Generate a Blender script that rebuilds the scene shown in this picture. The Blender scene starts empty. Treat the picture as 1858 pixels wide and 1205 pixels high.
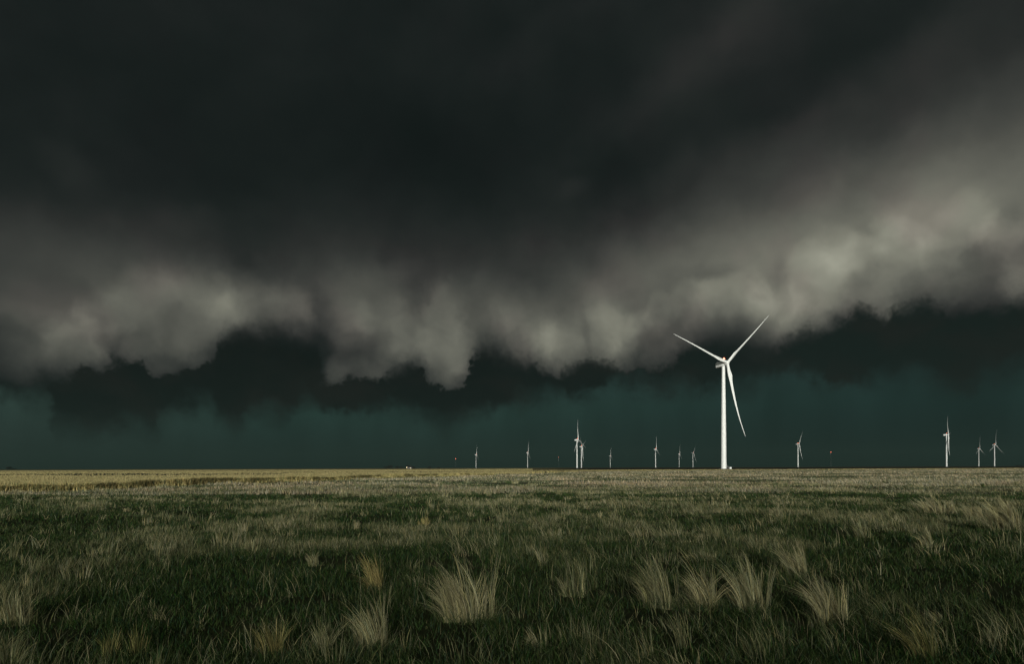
import bpy, bmesh, math, random
import numpy as np
from mathutils import Vector, Matrix, Euler

SC = bpy.context.scene
COL = SC.collection
rad = math.radians
random.seed(7)
RNG = np.random.default_rng(11)

# ---------------------------------------------------------------- camera constants
FPX = 1239.0            # focal length in photo pixels (24 mm on a 36 mm frame)
PW, PH = 1858, 1205
CXP, HYP = 929.0, 849.0  # principal point x, horizon y in the photo
ROLL = 0.0035
CAMH = 1.6


def level(x, y):
    """photo pixel -> tangent-plane offsets of a level camera (right, up), in pixels"""
    dx, dy = x - CXP, y - HYP
    return dx - ROLL * dy, -(dy + ROLL * dx)


def ground_pt(x, y, z=0.0):
    u, v = level(x, y)
    d = FPX * (CAMH - z) / max(0.05, -v)
    return u / FPX * d, d


def at_depth(x, d):
    u, _ = level(x, HYP)
    return u / FPX * d


# ---------------------------------------------------------------- object helpers
def tag(o, label=None, cat=None, group=None, kind=None):
    if label: o['label'] = label
    if cat: o['category'] = cat
    if group: o['group'] = group
    if kind: o['kind'] = kind
    return o


def empty(name, loc=(0, 0, 0), rz=0.0):
    o = bpy.data.objects.new(name, None)
    o.empty_display_size = 0.5
    o.location = loc
    o.rotation_euler = (0, 0, rz)
    COL.objects.link(o)
    return o


def link_mesh(name, me, mat=None, parent=None):
    o = bpy.data.objects.new(name, me)
    COL.objects.link(o)
    if mat is not None and not me.materials:
        me.materials.append(mat)
    if parent is not None:
        o.parent = parent
    return o


def from_bm(name, bm, mat, parent=None, smooth=True):
    me = bpy.data.meshes.new(name)
    bmesh.ops.recalc_face_normals(bm, faces=bm.faces[:])
    bm.to_mesh(me)
    bm.free()
    if smooth:
        me.polygons.foreach_set('use_smooth', [True] * len(me.polygons))
        try:
            me.set_sharp_from_angle(angle=rad(38))
        except Exception:
            pass
    return link_mesh(name, me, mat, parent)


def ring_loft(bm, rings, cap=True, closed=True):
    vs = [[bm.verts.new(p) for p in r] for r in rings]
    n = len(rings[0])
    for a, b in zip(vs[:-1], vs[1:]):
        for i in range(n if closed else n - 1):
            j = (i + 1) % n
            bm.faces.new((a[i], a[j], b[j], b[i]))
    if cap:
        bm.faces.new(vs[0][::-1])
        bm.faces.new(vs[-1])
    return vs


def lathe(bm, prof, n=40, M=None):
    rings = []
    for r, z in prof:
        ring = []
        for i in range(n):
            a = 2 * math.pi * i / n
            p = Vector((r * math.cos(a), r * math.sin(a), z))
            ring.append(M @ p if M else p)
        rings.append(ring)
    ring_loft(bm, rings)


def box(bm, c, s, bevel=0.0, M=None):
    r = bmesh.ops.create_cube(bm, size=1.0)
    vs = r['verts']
    bmesh.ops.scale(bm, vec=s, verts=vs)
    bmesh.ops.translate(bm, vec=c, verts=vs)
    if bevel:
        es = list({e for v in vs for e in v.link_edges})
        rb = bmesh.ops.bevel(bm, geom=es, offset=bevel, segments=2, affect='EDGES', profile=0.6)
        vs = list({v for f in rb['faces'] for v in f.verts} | {v for v in vs if v.is_valid})
    if M is not None:
        bmesh.ops.transform(bm, matrix=M, verts=vs)
    return vs


def tube(bm, a, b, r, n=8):
    a, b = Vector(a), Vector(b)
    d = (b - a).normalized()
    q = d.to_track_quat('Z', 'Y').to_matrix().to_4x4()
    M = Matrix.Translation(a) @ q
    lathe(bm, [(r, 0), (r, (b - a).length)], n, M)


# ---------------------------------------------------------------- node helper
class NT:
    def __init__(self, tree):
        self.t = tree
        self.n = tree.nodes
        self.l = tree.links

    def new(self, typ, **kw):
        nd = self.n.new(typ)
        for k, v in kw.items():
            setattr(nd, k, v)
        return nd

    def put(self, sock, v):
        if isinstance(v, bpy.types.NodeSocket):
            self.l.new(v, sock)
        elif v is not None:
            sock.default_value = v

    def m(self, op, a, b=None, c=None, clamp=False):
        nd = self.new('ShaderNodeMath', operation=op, use_clamp=clamp)
        self.put(nd.inputs[0], a)
        if b is not None: self.put(nd.inputs[1], b)
        if c is not None: self.put(nd.inputs[2], c)
        return nd.outputs[0]

    def vm(self, op, a, b=None, scale=None):
        nd = self.new('ShaderNodeVectorMath', operation=op)
        self.put(nd.inputs[0], a)
        if b is not None: self.put(nd.inputs[1], b)
        if scale is not None: self.put(nd.inputs['Scale'], scale)
        return nd.outputs['Value'] if op in ('DOT_PRODUCT', 'LENGTH') else nd.outputs[0]

    def noise(self, vec, scale, detail=4.0, rough=0.5, col=False, dist=0.0, dim='3D', lac=2.0):
        nd = self.new('ShaderNodeTexNoise', noise_dimensions=dim)
        self.put(nd.inputs['Vector'], vec)
        self.put(nd.inputs['Scale'], scale)
        self.put(nd.inputs['Detail'], detail)
        self.put(nd.inputs['Roughness'], rough)
        self.put(nd.inputs['Lacunarity'], lac)
        self.put(nd.inputs['Distortion'], dist)
        return nd.outputs[1] if col else nd.outputs[0]

    def ss(self, v, a, b, lo=0.0, hi=1.0):
        nd = self.new('ShaderNodeMapRange', interpolation_type='SMOOTHSTEP')
        self.put(nd.inputs[0], v)
        self.put(nd.inputs[1], a)
        self.put(nd.inputs[2], b)
        self.put(nd.inputs[3], lo)
        self.put(nd.inputs[4], hi)
        return nd.outputs[0]

    def lin(self, v, a, b, lo=0.0, hi=1.0):
        nd = self.new('ShaderNodeMapRange', interpolation_type='LINEAR', clamp=True)
        self.put(nd.inputs[0], v)
        for i, q in enumerate((a, b, lo, hi)):
            self.put(nd.inputs[i + 1], q)
        return nd.outputs[0]

    def mix(self, f, a, b, mode='MIX'):
        nd = self.new('ShaderNodeMix', data_type='RGBA', blend_type=mode)
        self.put(nd.inputs[0], f)
        for i, v in ((6, a), (7, b)):
            if not isinstance(v, bpy.types.NodeSocket) and len(v) == 3:
                v = (*v, 1.0)
            self.put(nd.inputs[i], v)
        return nd.outputs[2]

    def mixv(self, f, a, b):
        nd = self.new('ShaderNodeMix', data_type='FLOAT')
        self.put(nd.inputs[0], f)
        self.put(nd.inputs[2], a)
        self.put(nd.inputs[3], b)
        return nd.outputs[0]

    def ramp(self, f, stops, interp='LINEAR'):
        nd = self.new('ShaderNodeValToRGB')
        cr = nd.color_ramp
        cr.interpolation = interp
        while len(cr.elements) < len(stops):
            cr.elements.new(0.5)
        for e, (p, c) in zip(cr.elements, stops):
            e.position = p
            e.color = (*c, 1.0) if len(c) == 3 else c
        self.put(nd.inputs[0], f)
        return nd.outputs[0]

    def curve(self, f, pts):
        pts = [(0.0, pts[0][1])] + list(pts) + [(1.0, pts[-1][1])]
        nd = self.new('ShaderNodeFloatCurve')
        c = nd.mapping.curves[0]
        while len(c.points) < len(pts):
            c.points.new(0.5, 0.5)
        for p, (x, y) in zip(c.points, pts):
            p.location = (x, y)
        nd.mapping.update()
        self.put(nd.inputs['Value'], f)
        return nd.outputs[0]


def s2l(c):
    return tuple(((v / 255) / 12.92 if v / 255 <= 0.04045 else ((v / 255 + 0.055) / 1.055) ** 2.4) for v in c)


def material(name):
    m = bpy.data.materials.new(name)
    m.use_nodes = True
    nt = NT(m.node_tree)
    b = next(n for n in nt.n if n.type == 'BSDF_PRINCIPLED')
    return m, nt, b


# ---------------------------------------------------------------- world: storm sky
SUN_EL, SUN_AZ = 9.0, 178.0   # azimuth from +Y towards +X: the sun is low, behind the camera


def sky_xy(x, y):
    u, v = level(x, y)
    return FPX * math.atan(u / FPX), FPX * math.atan(v / math.hypot(FPX, u))


def build_world():
    w = bpy.data.worlds.new("World")
    SC.world = w
    w.use_nodes = True
    nt = NT(w.node_tree)
    nt.n.clear()
    out = nt.new('ShaderNodeOutputWorld')
    bg = nt.new('ShaderNodeBackground')
    nt.l.new(bg.outputs[0], out.inputs[0])
    tc = nt.new('ShaderNodeTexCoord')
    D = tc.outputs['Generated']
    sp = nt.new('ShaderNodeSeparateXYZ')
    nt.l.new(D, sp.inputs[0])
    X, Y, Z = sp.outputs
    A = nt.m('MULTIPLY', nt.m('ARCTAN2', X, Y), FPX)      # azimuth, in units of 1/1239 rad
    E = nt.m('MULTIPLY', nt.m('ARCSINE', Z), FPX)          # elevation, same units
    cb = nt.new('ShaderNodeCombineXYZ')
    nt.l.new(A, cb.inputs[0])
    nt.l.new(E, cb.inputs[1])
    P = cb.outputs[0]
    # domain warps (turbulence of the cloud)
    half = (0.5, 0.5, 0.5)
    Pst = nt.vm('MULTIPLY', P, (1.0, 0.85, 1.0))
    n1 = nt.vm('SUBTRACT', nt.noise(Pst, 1 / 105, 2.0, 0.5, col=True), half)
    n2 = nt.vm('SUBTRACT', nt.noise(Pst, 1 / 36, 3.0, 0.55, col=True), half)
    n3 = nt.vm('SUBTRACT', nt.noise(P, 1 / 11, 3.0, 0.6, col=True), half)
    Pw = nt.vm('ADD', P, nt.vm('MULTIPLY', n1, (46.0, 46.0, 0.0)))
    Pw = nt.vm('ADD', Pw, nt.vm('MULTIPLY', n2, (17.0, 20.0, 0.0)))
    Pe = nt.vm('ADD', P, nt.vm('MULTIPLY', n2, (34.0, 26.0, 0.0)))
    Pe = nt.vm('ADD', Pe, nt.vm('MULTIPLY', n3, (24.0, 26.0, 0.0)))
    Pc = nt.vm('ADD', P, nt.vm('MULTIPLY', n1, (40.0, 40.0, 0.0)))
    Pc = nt.vm('ADD', Pc, nt.vm('MULTIPLY', n2, (34.0, 32.0, 0.0)))
    Pc = nt.vm('ADD', Pc, nt.vm('MULTIPLY', n3, (10.0, 10.0, 0.0)))

    def parts(v):
        s = nt.new('ShaderNodeSeparateXYZ')
        nt.l.new(v, s.inputs[0])
        return s.outputs[0], s.outputs[1]
    Aw, Ew = parts(Pw)
    Ae, Ee = parts(Pe)

    # --- billows of the shelf cloud: soft lumps at real bearings
    puffs = [
        # x, y, rx, ry, rot(deg, + = rising to the right), amount
        (190, 570, 440, 112, 0, .145), (800, 575, 330, 112, 0, .13),
        (1310, 520, 430, 115, 13, .165), (1720, 440, 360, 100, 9, .115),
        (1960, 250, 520, 180, 20, .075), (1420, 425, 420, 110, 16, .10),
        (440, 565, 60, 60, 30, .05), (370, 510, 90, 40, 0, .04),
        (30, 660, 60, 45, 0, .06), (10, 590, 50, 50, 0, .04), (190, 610, 90, 60, 0, .05),
        (745, 600, 40, 60, 20, .04), (940, 605, 60, 50, 0, .04), (650, 560, 70, 50, 20, .05),
        (1150, 645, 80, 26, 0, .06), (1560, 440, 140, 60, 10, .05), (1690, 420, 120, 60, 0, .04),
        (1610, 545, 50, 35, 0, .04), (1480, 560, 70, 30, 15, .05),
        # hollows
        (500, 655, 95, 50, 0, -.13), (560, 610, 45, 50, 0, -.06), (890, 640, 34, 50, 0, -.07),
        (955, 520, 60, 40, 0, -.03), (1310, 640, 70, 40, 10, -.10), (1415, 505, 18, 40, -10, -.07),
        (1830, 400, 20, 24, 30, -.05), (1700, 525, 110, 26, 8, -.035), (1260, 500, 60, 22, 10, -.03),
        (1062, 600, 8, 40, 0, -.05), (1580, 500, 60, 22, 20, -.04), (1730, 505, 240, 62, 5, .085),
        (740, 690, 26, 30, 0, -.07), (400, 640, 20, 30, 0, -.05),
        # the deck above
        (120, 300, 60, 36, -25, .022), (1205, 315, 70, 30, 20, .022), (330, 392, 60, 26, 10, .02),
        (780, 270, 420, 130, 0, -.025), (1500, -20, 480, 90, 15, .025), (60, 440, 260, 60, 0, .035),
        (1280, 90, 300, 50, 30, .028), (1640, 130, 300, 60, 24, .03), (980, 60, 200, 40, 25, .012), (1480, 210, 260, 40, 24, .02), (1040, 340, 30, 14, 30, .02), (660, 500, 80, 30, 15, .04),
    ]
    acc = 0.168
    def chained(vec):
        # depends on the sum so far, so the renderer works the lumps off one batch at a time
        nd = nt.new('ShaderNodeVectorMath', operation='MULTIPLY_ADD')
        nt.l.new(acc, nd.inputs[0])
        nd.inputs[1].default_value = (1e-9, 1e-9, 1e-9)
        nt.l.new(vec, nd.inputs[2])
        return nd.outputs[0]
    Pk = Pw
    for k, (x, y, rx, ry, rot, amt) in enumerate(puffs):
        if k and k % 6 == 0:
            Pk = chained(Pw)
        a, e = sky_xy(x, y)
        u, v = level(x, y)
        kx = 1 / (1 + (u / FPX) ** 2)
        ky = 1 / math.hypot(1, u / FPX) / (1 + (v / FPX) ** 2)
        mp = nt.new('ShaderNodeMapping', vector_type='TEXTURE')
        mp.inputs['Location'].default_value = (a, e, 0)
        mp.inputs['Rotation'].default_value = (0, 0, rad(rot))
        mp.inputs['Scale'].default_value = (rx * kx, ry * ky, 1)
        nt.l.new(Pk, mp.inputs['Vector'])
        q = nt.vm('DOT_PRODUCT', mp.outputs[0], mp.outputs[0])
        if rx < 130:
            q = nt.m('POWER', q, 1.35)
        g = nt.m('POWER', math.exp(-0.75), q)
        acc = nt.m('MULTIPLY_ADD', g, amt * 1.12, acc)

    # --- cauliflower heads: firm rounded outlines, each fading into the mass behind it
    heads = [
        # x, y, rx, ry, rot, amount, which side is firm: +1 crown, -1 foot, 0 both
        (140, 630, 62, 62, 0, .10, 0), (305, 565, 130, 78, 12, .09, 0), (372, 630, 56, 48, 0, .08, -1),
        (262, 650, 46, 34, 0, .05, -1), (330, 660, 46, 26, 0, .05, -1), (200, 600, 70, 70, 0, .04, 0),
        (528, 560, 44, 52, 35, .08, 0), (640, 590, 56, 50, 25, .06, 0), (440, 560, 60, 50, 0, .03, 0),
        (803, 605, 50, 92, 0, .13, 0), (824, 686, 38, 38, 15, .12, -1), (695, 655, 62, 42, 25, .13, -1),
        (617, 668, 24, 48, -22, .11, -1), (690, 690, 24, 22, 0, .05, -1), (735, 610, 36, 60, 20, .05, 0),
        (1020, 632, 50, 56, 0, .11, 0), (1100, 592, 46, 72, 0, .07, 0), (1150, 618, 60, 62, 0, .08, 0),
        (1162, 590, 26, 36, 0, .05, 1), (1190, 570, 26, 46, 0, .05, 1), (1215, 640, 50, 34, 20, .05, -1),
        (1262, 552, 60, 50, 10, .065, 1), (1330, 545, 90, 50, 5, .085, 1), (1375, 550, 34, 44, 0, .05, 1),
        (1475, 503, 84, 66, 15, .045, 1), (1445, 555, 90, 46, 15, .05, 0), (1550, 475, 60, 52, 10, .055, 1),
        (1635, 446, 78, 56, -10, .055, 1), (1700, 460, 60, 44, -20, .05, 1), (1750, 416, 66, 64, 0, .04, 1),
        (1805, 440, 50, 60, 0, .05, 1), (1868, 465, 70, 76, 0, .11, 0), (1830, 510, 80, 50, 0, .06, 0), (1600, 480, 60, 50, 0, .04, 1),
        (1618, 562, 14, 34, -15, .06, -1), (1820, 560, 34, 26, 20, .05, -1), (1245, 668, 16, 10, 10, .05, 0),
        (1480, 600, 46, 26, 15, .04, -1), (1400, 640, 40, 24, 10, .03, -1), (40, 690, 60, 40, 0, .05, -1),
    ]
    for k, (x, y, rx, ry, rot, amt, side) in enumerate(heads):
        if k % 6 == 0:
            Pk = chained(Pc)
        a, e = sky_xy(x, y)
        u, v = level(x, y)
        kx = 1 / (1 + (u / FPX) ** 2)
        ky = 1 / math.hypot(1, u / FPX) / (1 + (v / FPX) ** 2)
        mp = nt.new('ShaderNodeMapping', vector_type='TEXTURE')
        mp.inputs['Location'].default_value = (a, e, 0)
        mp.inputs['Rotation'].default_value = (0, 0, rad(rot))
        mp.inputs['Scale'].default_value = (rx * kx, ry * ky, 1)
        nt.l.new(Pk, mp.inputs['Vector'])
        firm = side == 1
        g = nt.ss(nt.vm('LENGTH', mp.outputs[0]), 1.16 if firm else 1.34, 0.62 if firm else 0.46)
        if side:
            q = parts(mp.outputs[0])[1]
            g = nt.m('MULTIPLY', g, nt.ss(q, -1.1 * side, 0.5 * side))
        acc = nt.m('MULTIPLY_ADD', g, amt * 1.1, acc)

    # --- lower edge of the shelf and of the scud below it, as curves over azimuth
    edge = [(-60, 700), (0, 702), (57, 705), (92, 690), (126, 684), (191, 677), (207, 656), (229, 663),
            (267, 668), (286, 684), (325, 684), (363, 676), (390, 660), (403, 626), (431, 618), (496, 622),
            (545, 640), (577, 660), (585, 700), (615, 697), (634, 688), (673, 694), (688, 701), (711, 685),
            (738, 668), (764, 670), (776, 688), (788, 706), (808, 717), (830, 711), (846, 690), (858, 660), (868, 646), (902, 648),
            (940, 663), (978, 671), (1028, 682), (1066, 664), (1097, 664), (1129, 677), (1160, 681),
            (1194, 674), (1227, 660), (1252, 636), (1285, 640), (1330, 655), (1400, 652), (1433, 622),
            (1489, 606), (1526, 586), (1563, 571), (1608, 586), (1630, 572), (1694, 568), (1731, 578),
            (1806, 566), (1858, 556), (1930, 540)]
    scud = [(-60, 722), (0, 724), (45, 724), (86, 726), (98, 772), (160, 786), (205, 788), (235, 772),
            (275, 790), (292, 757), (330, 744), (370, 740), (400, 770), (428, 784), (448, 764), (478, 750),
            (515, 760), (560, 732), (600, 754), (640, 744), (680, 750), (730, 742), (765, 758), (800, 772),
            (835, 764), (872, 750), (920, 736), (965, 728), (1000, 714), (1050, 720), (1100, 702), (1150, 704),
            (1200, 714), (1250, 704), (1300, 708), (1350, 700), (1400, 682), (1425, 676), (1470, 690),
            (1530, 700), (1585, 690), (1650, 676), (1700, 690), (1745, 708), (1790, 684), (1860, 676), (1930, 670)]

    def norm(pts):
        r = []
        for x, y in pts:
            a, e = sky_xy(x, y)
            r.append(((a + 900) / 1800, e / 400))
        return r
    Bn = nt.m('MULTIPLY', nt.curve(nt.lin(Ae, -900, 900), norm(edge)), 400.0)
    Pt = nt.vm('ADD', P, nt.vm('MULTIPLY', n2, (46.0, 52.0, 0.0)))
    Pt = nt.vm('ADD', Pt, nt.vm('MULTIPLY', n3, (20.0, 24.0, 0.0)))
    At, Et = parts(Pt)
    Cn = nt.m('MULTIPLY', nt.curve(nt.lin(At, -900, 900), norm(scud)), 400.0)
    soft = nt.noise(P, 1 / 90, 1.0, 0.5)
    # how soft the lower edge is: crisp at the hanging lobes, blurred in the hollows between them
    width = [(-60, 16), (0, 14), (60, 14), (130, 8), (200, 11), (260, 6), (300, 4), (340, 5), (380, 11), (405, 26),
             (440, 42), (500, 50), (560, 46), (592, 20), (615, 6), (690, 7), (720, 13), (752, 11), (790, 7), (840, 7),
             (858, 14), (900, 32), (960, 26), (1000, 11), (1060, 14), (1100, 11), (1150, 7), (1200, 9), (1250, 18),
             (1300, 40), (1400, 28), (1440, 13), (1500, 15), (1560, 13), (1620, 9), (1680, 20), (1750, 16), (1860, 22)]
    wpts = [((sky_xy(x, 600)[0] + 900) / 1800, w / 50) for x, w in width]
    wS = nt.m('MULTIPLY', nt.curve(nt.lin(A, -900, 900), wpts), 50.0)
    wS = nt.m('MULTIPLY', wS, nt.lin(soft, 0.36, 0.66, 0.7, 1.3))
    def cells(vec, sc, sm, detail):
        vo = nt.new('ShaderNodeTexVoronoi', feature='SMOOTH_F1', voronoi_dimensions='2D')
        nt.l.new(vec, vo.inputs['Vector'])
        vo.inputs['Scale'].default_value = sc
        vo.inputs['Smoothness'].default_value = sm
        vo.inputs['Detail'].default_value = detail
        vo.inputs['Roughness'].default_value = 0.45
        return vo.outputs['Distance']
    scal = cells(nt.vm('MULTIPLY', Pe, (1.0, 0.7, 1.0)), 1 / 46, 0.15, 1.2)
    rise = nt.m('MULTIPLY_ADD', nt.m('SUBTRACT', 0.36, scal), 20.0, nt.m('SUBTRACT', Ee, Bn))
    mS = nt.ss(nt.m('DIVIDE', rise, wS), -1.0, 1.0)
    wC = nt.lin(nt.noise(P, 1 / 120, 1.0, 0.5), 0.35, 0.65, 12.0, 46.0)
    mC = nt.ss(nt.m('DIVIDE', nt.m('SUBTRACT', Et, Cn), wC), -1.0, 1.0)

    # fine structure of the billows, strongest just over the edge
    hgt = nt.m('SUBTRACT', Ee, Bn)
    near = nt.ss(hgt, 150.0, 0.0)
    un = nt.noise(nt.vm('MULTIPLY', Pw, (0.6, 1.0, 1.0)), 1 / 80, 4.0, 0.55)
    soft2 = nt.noise(P, 1 / 130, 1.0, 0.5)
    lump = nt.noise(nt.vm('MULTIPLY', Pe, (1.0, 0.8, 1.0)), 1 / 55, 3.0, 0.5)
    big = nt.noise(nt.vm('MULTIPLY', Pw, (0.7, 1.0, 1.0)), 1 / 170, 4.0, 0.5)
    # cauliflower relief: rounded cells within cells, lit from the upper right

    Pv = nt.vm('ADD', P, nt.vm('MULTIPLY', n1, (40.0, 40.0, 0.0)))
    Pv = nt.vm('ADD', Pv, nt.vm('MULTIPLY', n2, (30.0, 30.0, 0.0)))
    Pv = nt.vm('ADD', Pv, nt.vm('MULTIPLY', n3, (6.0, 6.0, 0.0)))
    c1 = cells(Pv, 1 / 112, 0.3, 1.5)
    c2 = cells(nt.vm('ADD', Pv, (9.0, 15.0, 0.0)), 1 / 112, 0.3, 1.5)
    relief = nt.m('SUBTRACT', c1, c2)
    d1 = cells(Pc, 1 / 52, 0.2, 1.0)
    d2 = cells(nt.vm('ADD', Pc, (5.0, 9.0, 0.0)), 1 / 52, 0.2, 1.0)
    relief = nt.m('MULTIPLY_ADD', nt.m('SUBTRACT', d1, d2), 0.2, relief)
    puff = nt.m('SUBTRACT', 0.42, c1)
    band = nt.m('MULTIPLY', nt.ss(hgt, 210.0, 60.0), nt.lin(soft2, 0.3, 0.62, 0.35, 1.0))
    bump = nt.m('MULTIPLY', nt.m('ADD', nt.m('MULTIPLY', relief, 0.5), nt.m('MULTIPLY', puff, 0.42)), band)
    tex = nt.m('ADD', nt.m('MULTIPLY', nt.m('SUBTRACT', lump, 0.5), nt.m('MULTIPLY', near, 0.28)),
               nt.m('ADD', nt.m('MULTIPLY', nt.m('SUBTRACT', big, 0.5), 0.46), nt.m('MULTIPLY', nt.m('SUBTRACT', un, 0.5), 0.16)))
    v = nt.m('MULTIPLY', acc, nt.m('ADD', nt.m('ADD', tex, bump), 1.0))
    v = nt.m('MULTIPLY', v, nt.ss(hgt, -20.0, 46.0, 0.72, 1.0))
    v = nt.m('MULTIPLY', nt.m('MAXIMUM', v, 0.085), 0.88)
    lum = nt.m('POWER', v, 2.25)
    tint = nt.ramp(nt.lin(v, 0.08, 0.5), [(0.0, (0.62, 1.08, 1.06)), (0.28, (0.93, 1.0, 0.94)),
                                           (0.6, (0.985, 0.995, 0.85)), (1.0, (1.0, 1.0, 0.80))])
    hue = nt.noise(P, 1 / 140, 2.0, 0.5)
    tint = nt.mix(nt.ss(hue, 0.45, 0.65), tint, nt.mix(1.0, tint, (1.03, 0.975, 1.0), 'MULTIPLY'))
    cloud_shade = nt.vm('SCALE', tint, scale=lum)

    # dark belly between shelf and clear air
    under = nt.mix(nt.lin(A, -100, 500), s2l((17, 22, 21)), s2l((21, 29, 27)))
    under = nt.mix(nt.ss(un, 0.4, 0.68, 0.0, 0.4), under, s2l((33, 31, 29)))

    # green clear slot under the storm
    teal = nt.ramp(nt.lin(E, 0.0, 170.0), [(0.0, s2l((28, 40, 36))), (0.3, s2l((34, 51, 47))),
                                          (0.62, s2l((39, 60, 55))), (1.0, s2l((44, 64, 60)))])
    dark_r = nt.mix(nt.lin(A, -100, 620), (1, 1, 1), (0.62, 0.64, 0.68))
    teal = nt.mix(1.0, teal, dark_r, 'MULTIPLY')
    teal = nt.mix(1.0, teal, nt.mix(nt.lin(A, -420, -760), (1, 1, 1), (1.45, 1.2, 1.2)), 'MULTIPLY')
    rain = nt.noise(nt.vm('MULTIPLY', P, (1.0, 0.16, 1.0)), 1 / 70, 3.0, 0.5)
    teal = nt.vm('SCALE', teal, scale=nt.lin(rain, 0.3, 0.7, 0.82, 1.18))

    c = nt.mix(mC, teal, under)
    c = nt.mix(mS, c, cloud_shade)

    # behind the camera the storm has a gap through which the low sun shines
    sky = nt.new('ShaderNodeTexSky', sky_type='NISHITA')
    sky.sun_disc = False
    sky.sun_elevation = rad(SUN_EL)
    sky.sun_rotation = rad(SUN_AZ)
    sky.dust_density = 3.0
    bw = nt.new('ShaderNodeRGBToBW')
    nt.l.new(sky.outputs[0], bw.inputs[0])
    veil = nt.vm('SCALE', nt.mix(0.0, (0.87, 1.0, 0.90), (1, 1, 1)), scale=bw.outputs[0])
    clear = nt.vm('SCALE', nt.mix(0.8, sky.outputs[0], veil), scale=0.15)
    rear = nt.m('MULTIPLY', nt.ss(Y, -0.15, -0.55), nt.ss(Z, 0.80, 0.45))
    rear = nt.m('MULTIPLY', rear, nt.ss(big, 0.72, 0.5))
    c = nt.mix(rear, c, clear)
    nt.l.new(c, bg.inputs[0])
    bg.inputs[1].default_value = 1.0
    w.cycles.sampling_method = 'MANUAL'
    w.cycles.sample_map_resolution = 512


# ---------------------------------------------------------------- value noise for scattering
def vnoise(x, y, seed=0):
    r = np.random.default_rng(seed)
    T = r.random((256, 256))
    xi, yi = np.floor(x).astype(int), np.floor(y).astype(int)
    fx, fy = x - xi, y - yi
    fx = fx * fx * (3 - 2 * fx)
    fy = fy * fy * (3 - 2 * fy)
    g = lambda i, j: T[i % 256, j % 256]
    return (g(xi, yi) * (1 - fx) + g(xi + 1, yi) * fx) * (1 - fy) + (g(xi, yi + 1) * (1 - fx) + g(xi + 1, yi + 1) * fx) * fy


def fbm(x, y, seed=0, oct=4):
    s, a, t = 0, 0.5, 0
    for k in range(oct):
        s = s + a * vnoise(x * 2 ** k + 17.3 * k, y * 2 ** k + 5.1 * k, seed + k)
        t += a
        a *= 0.5
    return s / t


# ---------------------------------------------------------------- terrain
FIELD_EDGE = [(-80, -20), (-46, 20), (-33.5, 44), (-31.5, 56), (-29, 68), (-25, 80), (-21, 108), (-10, 126), (4, 170), (30, 260),
              (90, 330), (400, 430), (1500, 600)]   # near edge of the tall tan grass, x to y


def edge_y(x):
    xs = [p[0] for p in FIELD_EDGE]
    ys = [p[1] for p in FIELD_EDGE]
    return np.interp(x, xs, ys)


def ground_z(x, y):
    n = (fbm(x / 9.0 + 31, y / 9.0 + 7, 3, 3) - 0.5) * 0.34 + (fbm(x / 2.1, y / 2.1, 9, 2) - 0.5) * 0.12
    d = np.hypot(x, y)
    n = n * np.clip(1.0 - (d - 60) / 200, 0.15, 1) * np.clip(d / 4.0, 0.2, 1)
    return n


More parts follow.
